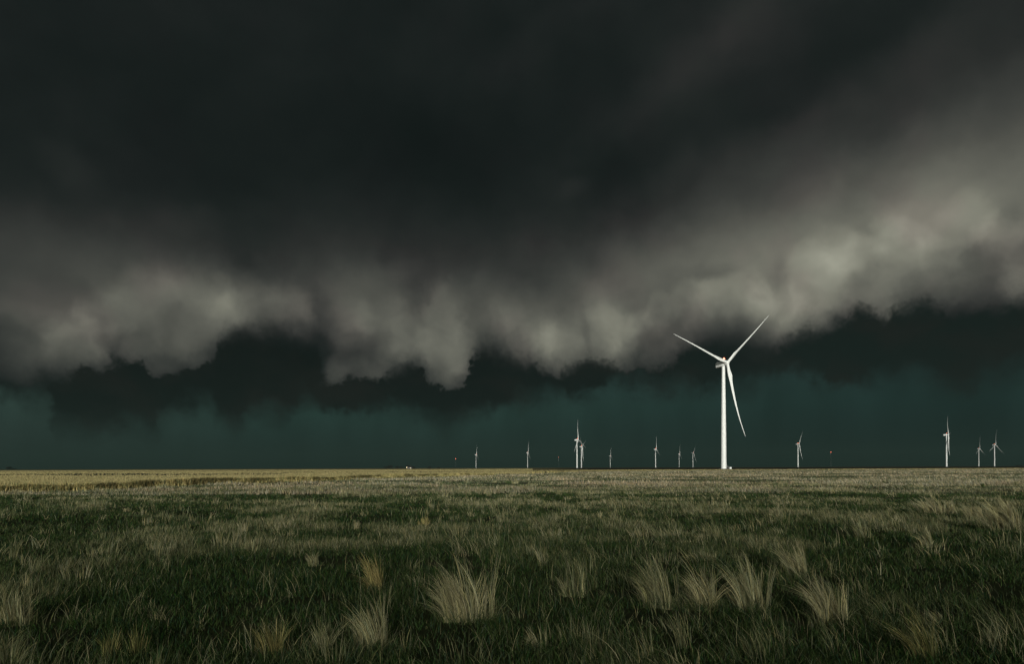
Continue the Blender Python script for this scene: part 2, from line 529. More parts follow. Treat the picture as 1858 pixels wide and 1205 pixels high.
def build_ground():
    # one sheet: fine near the camera, growing to the horizon
    ys = [-60, -30, -12, -4]
    y = 0.0
    step = 0.22
    while y < 20000:
        ys.append(y)
        y += step
        step = max(0.22, step * 1.03 if y > 12 else step)
    ys += [20000.0, 26000.0]
    us = np.linspace(-1.35, 1.35, 220)
    ya = np.array(ys)
    wid = np.maximum(np.abs(ya), 5) + 4
    Xg = us[None, :] * wid[:, None]
    Yg = np.repeat(ya[:, None], len(us), 1)
    Zg = ground_z(Xg, Yg)
    Zg[np.abs(Yg) > 900] = 0
    V = np.stack([Xg, Yg, Zg], -1).reshape(-1, 3)
    R, C = Xg.shape
    idx = np.arange(R * C).reshape(R, C)
    F = np.stack([idx[:-1, :-1], idx[:-1, 1:], idx[1:, 1:], idx[1:, :-1]], -1).reshape(-1, 4)
    me = np_mesh('ground', V, F)
    m, nt, b = material('prairie soil')
    geo = nt.new('ShaderNodeNewGeometry')
    Pp = geo.outputs['Position']
    s = nt.new('ShaderNodeSeparateXYZ')
    nt.l.new(Pp, s.inputs[0])
    n1 = nt.noise(Pp, 0.9, 6, 0.6)
    n2 = nt.noise(nt.vm('MULTIPLY', Pp, (0.5, 1, 1)), 0.09, 5, 0.6)
    near = nt.ramp(n1, [(0.3, (0.016, 0.02, 0.008)), (0.55, (0.035, 0.042, 0.016)), (0.75, (0.075, 0.066, 0.036))])
    far = nt.ramp(n2, [(0.3, (0.045, 0.05, 0.026)), (0.48, (0.08, 0.078, 0.045)), (0.62, (0.12, 0.105, 0.064)), (0.75, (0.17, 0.145, 0.085))])
    c = nt.mix(nt.ss(s.outputs[1], 18.0, 75.0), near, far)
    gold = nt.ramp(nt.noise(nt.vm('MULTIPLY', Pp, (0.25, 1, 1)), 0.012, 4, 0.6),
                   [(0.35, (0.09, 0.075, 0.035)), (0.5, (0.17, 0.14, 0.06)), (0.68, (0.24, 0.20, 0.085))])
    c = nt.mix(nt.ss(s.outputs[1], 240.0, 330.0), c, gold)
    # ploughed field far out to the right
    yy = nt.m('ADD', s.outputs[1], nt.m('MULTIPLY', s.outputs[0], -0.22))
    side = nt.m('MULTIPLY', nt.ss(yy, 385, 410), nt.ss(nt.m('DIVIDE', s.outputs[0], s.outputs[1]), 0.02, 0.12))
    c = nt.mix(side, c, (0.030, 0.021, 0.010))
    far_line = nt.m('MULTIPLY', nt.ss(yy, 1900, 2300), side)
    c = nt.mix(far_line, c, (0.075, 0.066, 0.03))
    nt.l.new(c, b.inputs['Base Color'])
    b.inputs['Roughness'].default_value = 1.0
    b.inputs['Specular IOR Level'].default_value = 0.1
    o = link_mesh('ground', me, m)
    me.polygons.foreach_set('use_smooth', [True] * len(me.polygons))
    tag(o, kind='structure')
    return o


def np_mesh(name, V, F, colors=None):
    V = np.ascontiguousarray(V, dtype=np.float32)
    F = np.ascontiguousarray(F, dtype=np.int32)
    me = bpy.data.meshes.new(name)
    k = F.shape[1]
    me.vertices.add(len(V))
    me.vertices.foreach_set('co', V.ravel())
    me.loops.add(F.size)
    me.loops.foreach_set('vertex_index', F.ravel())
    me.polygons.add(len(F))
    me.polygons.foreach_set('loop_start', np.arange(0, F.size, k, dtype=np.int32))
    if colors is not None:
        at = me.color_attributes.new('tone', 'FLOAT_COLOR', 'POINT')
        at.data.foreach_set('color', np.ascontiguousarray(colors, dtype=np.float32).ravel())
    me.update(calc_edges=True)
    return me


# ---------------------------------------------------------------- grass blades
def blades(base, h, lean, w, face, seg, curl=1.7, droop=0.0):
    """base (N,3), height (N), lean (N,2) as share of height, width (N), face angle (N)"""
    N = len(h)
    ts = np.linspace(0, 1, seg + 1)
    side = np.stack([np.cos(face), np.sin(face), np.zeros(N)], -1)
    V = np.empty((N, 2 * seg + 1, 3))
    for i, t in enumerate(ts):
        off = (t ** curl)
        p = base.copy()
        p[:, 0] += lean[:, 0] * h * off
        p[:, 1] += lean[:, 1] * h * off
        L = np.hypot(lean[:, 0], lean[:, 1])
        p[:, 2] += h * (t - (droop + 0.28) * L * t ** 2.6)
        if i < seg:
            wt = w * (1 - 0.62 * t ** 1.5) * 0.5
            V[:, 2 * i] = p - side * wt[:, None]
            V[:, 2 * i + 1] = p + side * wt[:, None]
        else:
            V[:, 2 * i] = p
    tr = []
    for i in range(seg - 1):
        a = 2 * i
        tr += [(a, a + 1, a + 3), (a, a + 3, a + 2)]
    a = 2 * (seg - 1)
    tr.append((a, a + 1, a + 2))
    tr = np.array(tr)
    F = (np.arange(N)[:, None, None] * (2 * seg + 1) + tr[None]).reshape(-1, 3)
    return V.reshape(-1, 3), F, 2 * seg + 1


GREENS = np.array([(0.026, 0.066, 0.018), (0.036, 0.080, 0.020), (0.050, 0.086, 0.028), (0.030, 0.066, 0.036), (0.060, 0.085, 0.026)])
STRAWS = np.array([(0.45, 0.40, 0.225), (0.50, 0.45, 0.285), (0.35, 0.335, 0.19), (0.44, 0.38, 0.19), (0.30, 0.305, 0.20)])
GOLDS = np.array([(0.39, 0.31, 0.13), (0.42, 0.34, 0.155), (0.33, 0.27, 0.11), (0.35, 0.31, 0.13)])


def tones(dry, kind=None):
    N = len(dry)
    g = GREENS[RNG.integers(0, len(GREENS), N)]
    s = (STRAWS if kind is None else kind)[RNG.integers(0, len(STRAWS if kind is None else kind), N)]
    c = g * (1 - dry[:, None]) + s * dry[:, None]
    return c * RNG.uniform(0.5, 1.3, N)[:, None]


def grass_mat():
    m, nt, b = material('grass blades')
    nt.n.remove(b)
    out = next(n for n in nt.n if n.type == 'OUTPUT_MATERIAL')
    at = nt.new('ShaderNodeAttribute', attribute_name='tone')
    di = nt.new('ShaderNodeBsdfDiffuse')
    tr = nt.new('ShaderNodeBsdfTranslucent')
    mx = nt.new('ShaderNodeMixShader')
    nt.l.new(at.outputs['Color'], di.inputs[0])
    nt.l.new(at.outputs['Color'], tr.inputs[0])
    mx.inputs[0].default_value = 0.22
    nt.l.new(di.outputs[0], mx.inputs[1])
    nt.l.new(tr.outputs[0], mx.inputs[2])
    nt.l.new(mx.outputs[0], out.inputs[0])
    return m


def lean_x(x, y):
    b = np.interp(x / np.maximum(y, 1), [-0.8, -0.45, 0, 0.3, 0.8], [0.22, 0.05, -0.10, -0.28, -0.45])
    return b + (fbm(x / 3 + 9, y / 3, 41, 2) - 0.5) * 0.35


def build_grass(gm):
    def scatter(n, d0, d1, pw):
        # density per area ~ d**-pw
        u = RNG.random(n)
        e = 2 - pw
        d = (d0 ** e + u * (d1 ** e - d0 ** e)) ** (1 / e)
        s = RNG.uniform(-1.12, 1.12, n)
        x, y = d * s + RNG.uniform(-.3, .3, n), d
        return x, y

    Vs, Fs, Cs = [], [], []
    off = 0

    def add(V, F, per, col):
        nonlocal off
        Vs.append(V)
        Fs.append(F + off)
        Cs.append(np.repeat(np.concatenate([col, np.ones((len(col), 1))], 1), per, 0))
        off += len(V)

    def patch(x, y):
        p = fbm(x / 2.3 + 50, y / 2.3, 21, 4)
        # greener close by on the left, drier to the right and beyond
        p = p + np.interp(y, [5, 9, 14, 24], [-0.095, -0.07, -0.025, -0.01]) + np.clip(x / np.maximum(y, 1), -0.7, 0.5) * 0.075
        return p, fbm(x / 0.7, y / 0.7 + 30, 27, 3)

    # 1 low leafy green cover
    x, y = scatter(390000, 4.6, 40, 1.75)
    p, q = patch(x, y)
    kk = (q > 0.36) | (RNG.random(len(x)) < 0.2)
    x, y, p, q = x[kk], y[kk], p[kk], q[kk]
    N = len(x)
    h = RNG.uniform(0.03, 0.12, N) * (0.5 + 1.1 * q)
    lean = np.stack([RNG.normal(0, 0.6, N), RNG.normal(0, 0.6, N)], -1)
    w = np.maximum(RNG.uniform(0.004, 0.010, N), 0.0009 * y)
    V, F, per = blades(np.stack([x, y, ground_z(x, y) + RNG.uniform(-0.01, 0.06, N)], -1), h, lean, w, RNG.uniform(0, math.pi, N), 2)
    add(V, F, per, tones(np.clip(RNG.normal(0.06, 0.1, N) + (p - 0.5) * 0.35, 0, 0.7)))
    # 2 fine grass, height and dryness in patches
    x, y = scatter(430000, 4.6, 62, 1.72)
    p, q = patch(x, y)
    keep = RNG.random(len(x)) < np.clip(0.30 + 2.2 * (p - 0.45) + 1.2 * (q - 0.5), 0.10, 1)
    x, y, p, q = x[keep], y[keep], p[keep], q[keep]
    N = len(x)
    h = (0.05 + 0.24 * np.clip(p * 1.9 - 0.72, 0, 1)) * RNG.uniform(0.4, 1.25, N)
    lean = np.stack([lean_x(x, y) + RNG.normal(0, 0.26, N), RNG.normal(-0.05, 0.25, N)], -1)
    w = np.maximum(RNG.uniform(0.0022, 0.0042, N), 0.00075 * y)
    dry = np.clip(RNG.normal(0.04, 0.16, N) + np.clip(p - 0.53, -0.2, 1) * 2.0 + (q - 0.5) * 0.5 + np.clip((y - 9) / 80, 0, 0.30), 0, 1)
    V, F, per = blades(np.stack([x, y, ground_z(x, y) - 0.01], -1), h, lean, w, RNG.normal(0, 0.7, N), 3)
    add(V, F, per, tones(dry))
    # 3 thin tall stalks, sparse
    x, y = scatter(5400, 4.6, 34, 1.6)
    p, q = patch(x, y)
    N = len(x)
    h = RNG.uniform(0.10, 0.32, N) * (0.5 + 0.9 * p)
    lean = np.stack([lean_x(x, y) + RNG.normal(0, 0.3, N), RNG.normal(-0.05, 0.3, N)], -1)
    w = np.maximum(RNG.uniform(0.002, 0.0035, N), 0.0006 * y)
    V, F, per = blades(np.stack([x, y, ground_z(x, y)], -1), h, lean, w, RNG.normal(0, 0.6, N), 4)
    add(V, F, per, tones(np.clip(RNG.normal(0.6, 0.3, N), 0, 1)))
    # 4 loose clumps between the big tussocks
    cx, cy = scatter(3000, 5.0, 75, 1.3)
    p, q = patch(cx, cy)
    k = RNG.random(len(cx)) < np.clip((p - 0.40) * 4, 0.05, 1)
    cx, cy, p = cx[k], cy[k], p[k]
    nb = RNG.integers(14, 60, len(cx))
    x = np.repeat(cx, nb)
    y = np.repeat(cy, nb)
    N = len(x)
    sp = np.repeat(RNG.uniform(0.03, 0.16, len(cx)), nb)
    ox, oy = RNG.normal(0, 1, N) * sp, RNG.normal(0, 1, N) * sp * 0.7
    hh = np.repeat(RNG.uniform(0.14, 0.38, len(cx)), nb) * RNG.uniform(0.4, 1.1, N)
    lean = np.stack([lean_x(x, y) + ox / np.maximum(hh, .1) * 0.4 + RNG.normal(0, 0.13, N), oy * 0.8 + RNG.normal(0, 0.15, N)], -1)
    x = x + ox
    y = y + oy
    w = np.maximum(RNG.uniform(0.002, 0.004, N), 0.0007 * y)
    dry = np.clip(np.repeat(RNG.normal(0.45, 0.28, len(cx)), nb) + RNG.normal(0, 0.15, N), 0.05, 1)
    V, F, per = blades(np.stack([x, y, ground_z(x, y) - 0.01], -1), hh, lean, w, RNG.normal(0, 0.6, N), 4)
    add(V, F, per, tones(dry))
    # 4b wisps: thin olive and straw stems, loosely gathered, bent by the wind
    cx, cy = scatter(2300, 4.9, 40, 1.55)
    p, q = patch(cx, cy)
    k = RNG.random(len(cx)) < np.clip((q - 0.35) * 3.5, 0.08, 1)
    cx, cy = cx[k], cy[k]
    nb = RNG.integers(4, 26, len(cx))
    x, y = np.repeat(cx, nb), np.repeat(cy, nb)
    N = len(x)
    big = np.repeat(RNG.random(len(cx)) ** 2, nb)
    ox, oy = RNG.normal(0, 1, N) * (0.03 + 0.12 * big), RNG.normal(0, 1, N) * (0.03 + 0.08 * big)
    hh = (0.12 + 0.34 * big) * RNG.uniform(0.35, 1.15, N)
    bend = np.repeat(RNG.normal(0, 0.22, len(cx)), nb)
    lean = np.stack([lean_x(x, y) + bend + RNG.normal(0, 0.28, N), RNG.normal(0, 0.3, N)], -1)
    x, y = x + ox, y + oy
    w = np.maximum(RNG.uniform(0.0018, 0.0034, N), 0.0006 * y)
    dry = np.clip(np.repeat(RNG.normal(0.5, 0.3, len(cx)), nb) + RNG.normal(0, 0.18, N), 0.05, 1)
    V, F, per = blades(np.stack([x, y, ground_z(x, y) - 0.01], -1), hh, lean, w, RNG.normal(0, 0.8, N), 5, curl=2.0)
    add(V, F, per, tones(dry))
    # 5 far short grass up to the tall field
    x, y = scatter(300000, 40, 440, 1.75)
    keep = (y < edge_y(x) + 2) & ((y - 0.22 * x < 395) | (x / y < 0.05))
    x, y = x[keep], y[keep]
    N = len(x)
    p = fbm(x / 7 + 50, y / 5, 61, 4)
    p = 0.5 + (p - 0.5) * 1.3
    h = (0.08 + 0.30 * np.clip(p * 1.6 - 0.4, 0, 1)) * RNG.uniform(0.5, 1.3, N)
    h *= np.interp(edge_y(x) - y, [0, 5], [0.5, 1.0])
    lean = np.stack([lean_x(x, y) + RNG.normal(0, 0.3, N), RNG.normal(0, 0.3, N)], -1)
    w = np.maximum(0.004, 0.0011 * y)
    dry = np.clip(RNG.normal(0.42, 0.2, N) + (p - 0.5) * 1.9, 0.03, 1)
    V, F, per = blades(np.stack([x, y, ground_z(x, y) - 0.02], -1), h, lean, w, RNG.normal(0, 0.7, N), 2)
    hue = fbm(x / 11, y / 6, 63, 3)[:, None]
    cc = tones(dry) * 0.86 * np.array([0.98, 0.975, 1.10])
    add(V, F, per, np.where(hue > 0.5, cc * np.array([1.04, 0.96, 0.95]), cc))
    me = np_mesh('prairie_grass', np.concatenate(Vs), np.concatenate(Fs), np.concatenate(Cs))
    o = link_mesh('prairie_grass', me, gm)
    tag(o, 'short windblown prairie grass, green below and straw coloured above, covering the whole foreground', 'grass', kind='stuff')


def build_tall_grass(gm):
    # the standing tan grass on the far left and along the horizon
    n = 560000
    u = RNG.random(n)
    e = 2 - 1.85
    d = (30 ** e + u * (900 ** e - 30 ** e)) ** (1 / e)
    s = RNG.uniform(-1.2, 1.1, n)
    x, y = d * s, d
    wig = (fbm(x / 2.5, y / 2.5, 71, 3) - 0.5) * 2.2
    k = (y > edge_y(x) + wig)
    side = (y - 0.22 * x > 385) & (x / y > 0.03)
    k &= ~side
    # lanes and thin places
    lane = fbm(x / 80 + 3, y / 32 + 8, 77, 3)
    k &= (lane > 0.44) | (RNG.random(n) < 0.06)
    x, y = x[k], y[k]
    # extra density along the near edge
    m = 70000
    t = RNG.random(m)
    xe = -60 + (-8 + 60) * t ** 0.75
    ye = edge_y(xe) + np.abs(RNG.normal(0, 1.3, m)) + (fbm(xe / 2.0, xe * 0 + 2, 71, 3) - 0.5) * 2.2
    x, y = np.concatenate([x, xe]), np.concatenate([y, ye])
    # stragglers thinning out in front of the edge
    m2 = 9000
    xs = -60 + (-4 + 60) * RNG.random(m2) ** 0.75
    x, y = np.concatenate([x, xs + RNG.normal(0, .3, m2)]), np.concatenate([y, edge_y(xs) - np.abs(RNG.normal(0, 1.8, m2))])
    N = len(x)
    p = fbm(x / 5 + 4, y / 9, 81, 3)
    h = (0.42 + 0.42 * p) * RNG.uniform(0.6, 1.1, N)
    h *= np.interp(y, [40, 120, 300, 900], [1.0, 0.85, 0.7, 0.6]) * np.interp(y - edge_y(x), [-4, -0.3, 0, 4, 9], [0.4, 0.8, 1.12, 1.0, 0.72])
    lean = np.stack([RNG.normal(-0.03, 0.10, N), RNG.normal(0, 0.10, N)], -1)
    w = np.maximum(0.006, 0.0010 * y)
    V, F, per = blades(np.stack([x, y, ground_z(x, y) - 0.02], -1), h, lean, w, RNG.normal(0, 0.6, N), 2)
    dry = np.clip(RNG.normal(0.85, 0.15, N) + (p - 0.5) * 0.5, 0.3, 1)
    top = np.clip((y - edge_y(x) - 3) / 8.0, 0, 1)[:, None]
    # the edge stands in bunches of gold, olive and dead brown stems
    bunch = np.clip((fbm(x / 0.8 + 4, y / 1.6, 83, 3) - 0.30) * 4.5, 0.5, 1.35)[:, None]
    gold = np.where(RNG.random(N)[:, None] < 0.25, tones(dry * 0.3), tones(dry, GOLDS)) * bunch
    c = gold * (1 - top) * 0.95 + (0.6 * tones(dry, GOLDS) + 0.25 * tones(dry)) * top
    me = np_mesh('tall_grass', V, F, np.repeat(np.concatenate([c, np.ones((N, 1))], 1), per, 0))
    o = link_mesh('tall_grass', me, gm)
    tag(o, 'standing tan grass with a ragged near edge, filling the far field to the horizon', 'grass', kind='stuff')


# photo x, photo y of the base, width px, height px, blades, lean, dryness, palette, label
TUSSOCKS = [
    (850, 1138, 130, 120, 620, -0.22, .82, 0, 'broad pale fan-shaped grass tussock at the bottom middle, widest of all the tussocks'),
    (682, 1088, 36, 84, 150, -0.34, .9, 1, 'golden yellow grass tussock with long thin tips leaning left, behind a taller tan one'),
    (676, 1196, 86, 118, 260, -0.20, .7, 0, 'tall loose tan tussock at the bottom edge, just in front of the golden one'),
    (1196, 1106, 105, 96, 330, -0.25, .62, 0, 'feathery grey green tussock, left end of the row below the large wind turbine'),
    (1278, 1110, 62, 104, 240, -0.24, .85, 0, 'narrow upright straw tussock tapering to a tight foot, below the large turbine tower'),
    (1362, 1110, 92, 108, 320, -0.26, .72, 0, 'olive and straw tussock with splayed tips, immediately left of the brightest tussock'),
    (1442, 1052, 78, 72, 270, -0.38, .8, 0, 'windswept pale tussock set farther back, behind and left of the brightest one'),
    (1508, 1136, 78, 100, 380, -0.25, .95, 0, 'brightest straw coloured tussock, dense brush of blades in the right foreground'),
    (1692, 1207, 105, 128, 80, -0.38, .45, 1, 'sparse tussock of thick yellow green stalks at the bottom right'),
    (1796, 1188, 44, 62, 80, -0.16, .45, 0, 'small pale green tuft standing alone near the bottom right corner'),
    (30, 1132, 92, 72, 380, 0.14, .62, 0, 'grey straw tussock cut by the left edge of the picture, upper of two'),
    (22, 1212, 84, 84, 260, 0.22, .40, 0, 'grey green tussock in the bottom left corner, lower of two'),
    (197, 1204, 42, 76, 70, 0.05, .4, 1, 'thin green tuft left of its twin, near the bottom left corner'),
    (252, 1202, 44, 72, 70, 0.12, .45, 1, 'thin yellow green tuft right of its twin, near the bottom left corner'),
    (492, 1206, 78, 92, 150, -0.10, .55, 1, 'loose open tussock of crossing tan stems at the bottom edge left of centre'),
    (585, 1200, 50, 88, 110, -0.08, .5, 0, 'upright green and tan tuft between the open tussock and the tall tan one'),
    (975, 1192, 40, 58, 90, -0.25, .7, 0, 'short tan tuft low at the bottom, right of the broad pale fan'),
    (1040, 1092, 60, 66, 150, -0.12, .45, 0, 'wispy grey green tussock right of the broad pale fan'),
    (1700, 938, 100, 38, 480, -0.45, .95, 0, 'low wind-bent straw tussock in the middle distance at right'),
    (1822, 972, 84, 66, 520, -0.50, .92, 0, 'large wind-bent pale tussock at the right edge of the picture'),
    (1772, 947, 66, 40, 330, -0.5, .95, 0, 'wind-bent straw tussock between a low wide one and the large one at the right edge'),
    (1404, 950, 34, 24, 120, -0.45, .85, 0, 'small bright tuft bent left, in the middle distance right of the turbine tower'),
    (457, 1004, 42, 34, 150, 0.0, .6, 0, 'greyish upright tuft in the middle of the left half of the grass'),
    (768, 956, 26, 22, 110, -0.08, .95, 1, 'small yellow tuft in the middle distance left of centre'),
    (570, 1030, 34, 32, 100, -0.10, .7, 0, 'short straw tuft behind and left of the golden tussock'),
    (1680, 1000, 60, 42, 180, -0.5, .75, 0, 'slanting tan tussock below the middle distance tussocks at right'),
    (1560, 985, 60, 36, 170, -0.45, .55, 0, 'slanting grey green tussock right of the pale windswept one'),
]


def build_tussocks(gm):
    for (px, py, wpx, hpx, nb, ln, dry0, pal, label) in TUSSOCKS:
        X, Y = ground_pt(px, py)
        sc = Y / FPX
        W, H = wpx * sc, hpx * sc
        nb = int(nb * 1.25)
        N = nb
        # blades gather into strands, strands into a narrow foot
        ns = max(8, N // 8)
        a = RNG.uniform(0, 2 * math.pi, ns)
        rr = np.sqrt(RNG.random(ns))
        cxs, cys = RNG.uniform(-0.26, 0.26, 4) * W, RNG.uniform(-0.12, 0.12, 4) * W
        kc = RNG.integers(0, 4, ns)
        sx = np.where(RNG.random(ns) < 0.6, cxs[kc] + np.cos(a) * rr * W * 0.10, np.cos(a) * rr * W * 0.34)
        sy = np.where(RNG.random(ns) < 0.6, cys[kc] + np.sin(a) * rr * W * 0.08, np.sin(a) * rr * W * 0.20)
        si = RNG.integers(0, ns, N)
        bx = sx[si] + RNG.normal(0, 0.012, N)
        by = sy[si] + RNG.normal(0, 0.012, N)
        sl = RNG.normal(0, 0.17, (ns, 2))
        stray = RNG.random(ns) < 0.14
        sl[stray] *= 2.6
        sb = RNG.uniform(0.45, 1.25, ns)
        sh = np.clip(RNG.normal(0.82, 0.24, ns), 0.3, 1.25)
        hs = H * sh[si] * RNG.uniform(0.65, 1.08, N) * (1 - 0.22 * (np.abs(bx) / (0.5 * W)))
        # higher on the lee side, like the photo's fans
        hs *= 1 + 0.18 * np.sign(-ln) * bx / (0.5 * W)
        lean = np.stack([ln + bx / W * 0.5 + sl[si, 0] + RNG.normal(0, 0.05, N), by / W * 0.6 - 0.05 + sl[si, 1] + RNG.normal(0, 0.05, N)], -1)
        w = np.maximum(RNG.uniform(0.0024, 0.0042, N), 0.0006 * Y)
        if nb < 110:
            w *= 1.35
        z = ground_z(X + bx, Y + by)
        z0 = float(ground_z(np.array([X]), np.array([Y]))[0])
        V, F, per = blades(np.stack([bx, by, z - z0 - 0.01], -1), hs, lean, w, RNG.normal(0, 0.55, N), 5, curl=1.9)
        dry = np.clip(RNG.normal(dry0, 0.2, N), 0.05, 1)
        c = tones(dry, GOLDS if pal else None) * (1.38 * sb[si])[:, None]
        # low green and brown leaves at the foot
        M = int(N * 0.45)
        ia = RNG.uniform(0, 2 * math.pi, M)
        ir = np.sqrt(RNG.random(M)) * W * 0.5
        fb = np.stack([np.cos(ia) * ir, np.sin(ia) * ir * 0.6, np.zeros(M) - 0.01], -1)
        fb[:, 2] += ground_z(X + fb[:, 0], Y + fb[:, 1]) - z0
        V2, F2, per2 = blades(fb, H * RNG.uniform(0.15, 0.5, M), np.stack([np.cos(ia) * 0.5 + RNG.normal(0, .3, M), np.sin(ia) * 0.5], -1),
                              np.maximum(0.0035, 0.0006 * Y) * np.ones(M), RNG.uniform(-1, 1, M), 5)
        c2 = tones(np.clip(RNG.normal(0.25, 0.25, M), 0, 1))
        Va = np.concatenate([V, V2])
        Fa = np.concatenate([F, F2 + len(V)])
        ca = np.concatenate([np.repeat(c, per, 0), np.repeat(c2, per2, 0)])
        ca = np.concatenate([ca, np.ones((len(ca), 1))], 1)
        me = np_mesh('grass_tussock', Va, Fa, ca)
        o = link_mesh('grass_tussock', me, gm)
        o.location = (X, Y, z0)
        tag(o, label, 'grass tussock', 'grass tussocks in the foreground')


# ---------------------------------------------------------------- wind turbines
HUB_H, BL = 80.0, 57.5
HUB_X = 4.0



def turbine_materials():
    m, nt, b = material('turbine paint')
    geo = nt.new('ShaderNodeNewGeometry')
    n = nt.noise(nt.vm('MULTIPLY', geo.outputs['Position'], (1, 1, 0.12)), 0.25, 3, 0.5)
    c = nt.ramp(n, [(0.3, (0.755, 0.785, 0.77)), (0.7, (0.79, 0.815, 0.80))])
    nt.l.new(c, b.inputs['Base Color'])
    b.inputs['Roughness'].default_value = 0.45
    d, nt, b = material('dark vent metal')
    b.inputs['Base Color'].default_value = (0.10, 0.11, 0.11, 1)
    b.inputs['Roughness'].default_value = 0.6
    s, nt, b = material('galvanised steel')
    n = nt.noise(nt.new('ShaderNodeTexCoord').outputs['Object'], 9.0, 4, 0.6)
    nt.l.new(nt.ramp(n, [(0.3, (0.36, 0.37, 0.38)), (0.7, (0.5, 0.51, 0.52))]), b.inputs['Base Color'])
    b.inputs['Metallic'].default_value = 0.5
    b.inputs['Roughness'].default_value = 0.5
    k, nt, b = material('concrete')
    n = nt.noise(nt.new('ShaderNodeTexCoord').outputs['Object'], 2.0, 6, 0.65)
    nt.l.new(nt.ramp(n, [(0.3, (0.22, 0.21, 0.19)), (0.7, (0.36, 0.34, 0.31))]), b.inputs['Base Color'])
    b.inputs['Roughness'].default_value = 0.9
    l, nt, b = material('beacon light')
    b.inputs['Base Color'].default_value = (0.6, 0.1, 0.05, 1)
    b.inputs['Emission Color'].default_value = (1.0, 0.20, 0.11, 1)
    b.inputs['Emission Strength'].default_value = 11.0
    return dict(paint=m, dark=d, steel=s, concrete=k, beacon=l)


def blade_mesh():
    bm = bmesh.new()
    prof_r = [0.9, 1.6, 2.6, 4.5, 7, 10, 14, 19, 25, 31, 37, 43, 48, 52, 55, 56.8, BL]
    rings = []
    n = 18
    for r in prof_r:
        if r < 2.0:
            ch, th, tw = 2.1, 2.1, 0
        else:
            k = min(1, (r - 2) / 9.0)
            k = k * k * (3 - 2 * k)
            full = 0.30 + 2.0 * (1 - (r - 10) / (BL - 10)) ** 1.25 if r > 10 else 3.2
            ch = 2.1 * (1 - k) + full * k
            th = 2.1 * (1 - k) + ch * (0.30 - 0.14 * min(1, (r - 8) / 40 if r > 8 else 0)) * k
            tw = rad(14) * k * max(0, 1 - r / 50)
        if r > 56:
            ch *= 0.55
            th *= 0.5
        if r == BL:
            ch, th = 0.12, 0.04
        sweep = 3.0 * (r / BL) ** 2.3     # prebend towards the wind
        ring = []
        for i in range(n):
            a = 2 * math.pi * i / n
            cy = math.cos(a)
            sx = math.sin(a)
            kk = min(1, max(0, (r - 2) / 9.0))
            yy = cy * 0.5 * ch
            xx = sx * 0.5 * th * (1 - 0.55 * kk * (0.5 - 0.5 * cy))
            yy -= 0.18 * ch * kk
            X = xx * math.cos(tw) - yy * math.sin(tw)
            Yv = xx * math.sin(tw) + yy * math.cos(tw)
            ring.append((X + sweep, Yv - 2.8 * (r / BL) ** 3, r))
        rings.append(ring)
    ring_loft(bm, rings)
    return bm


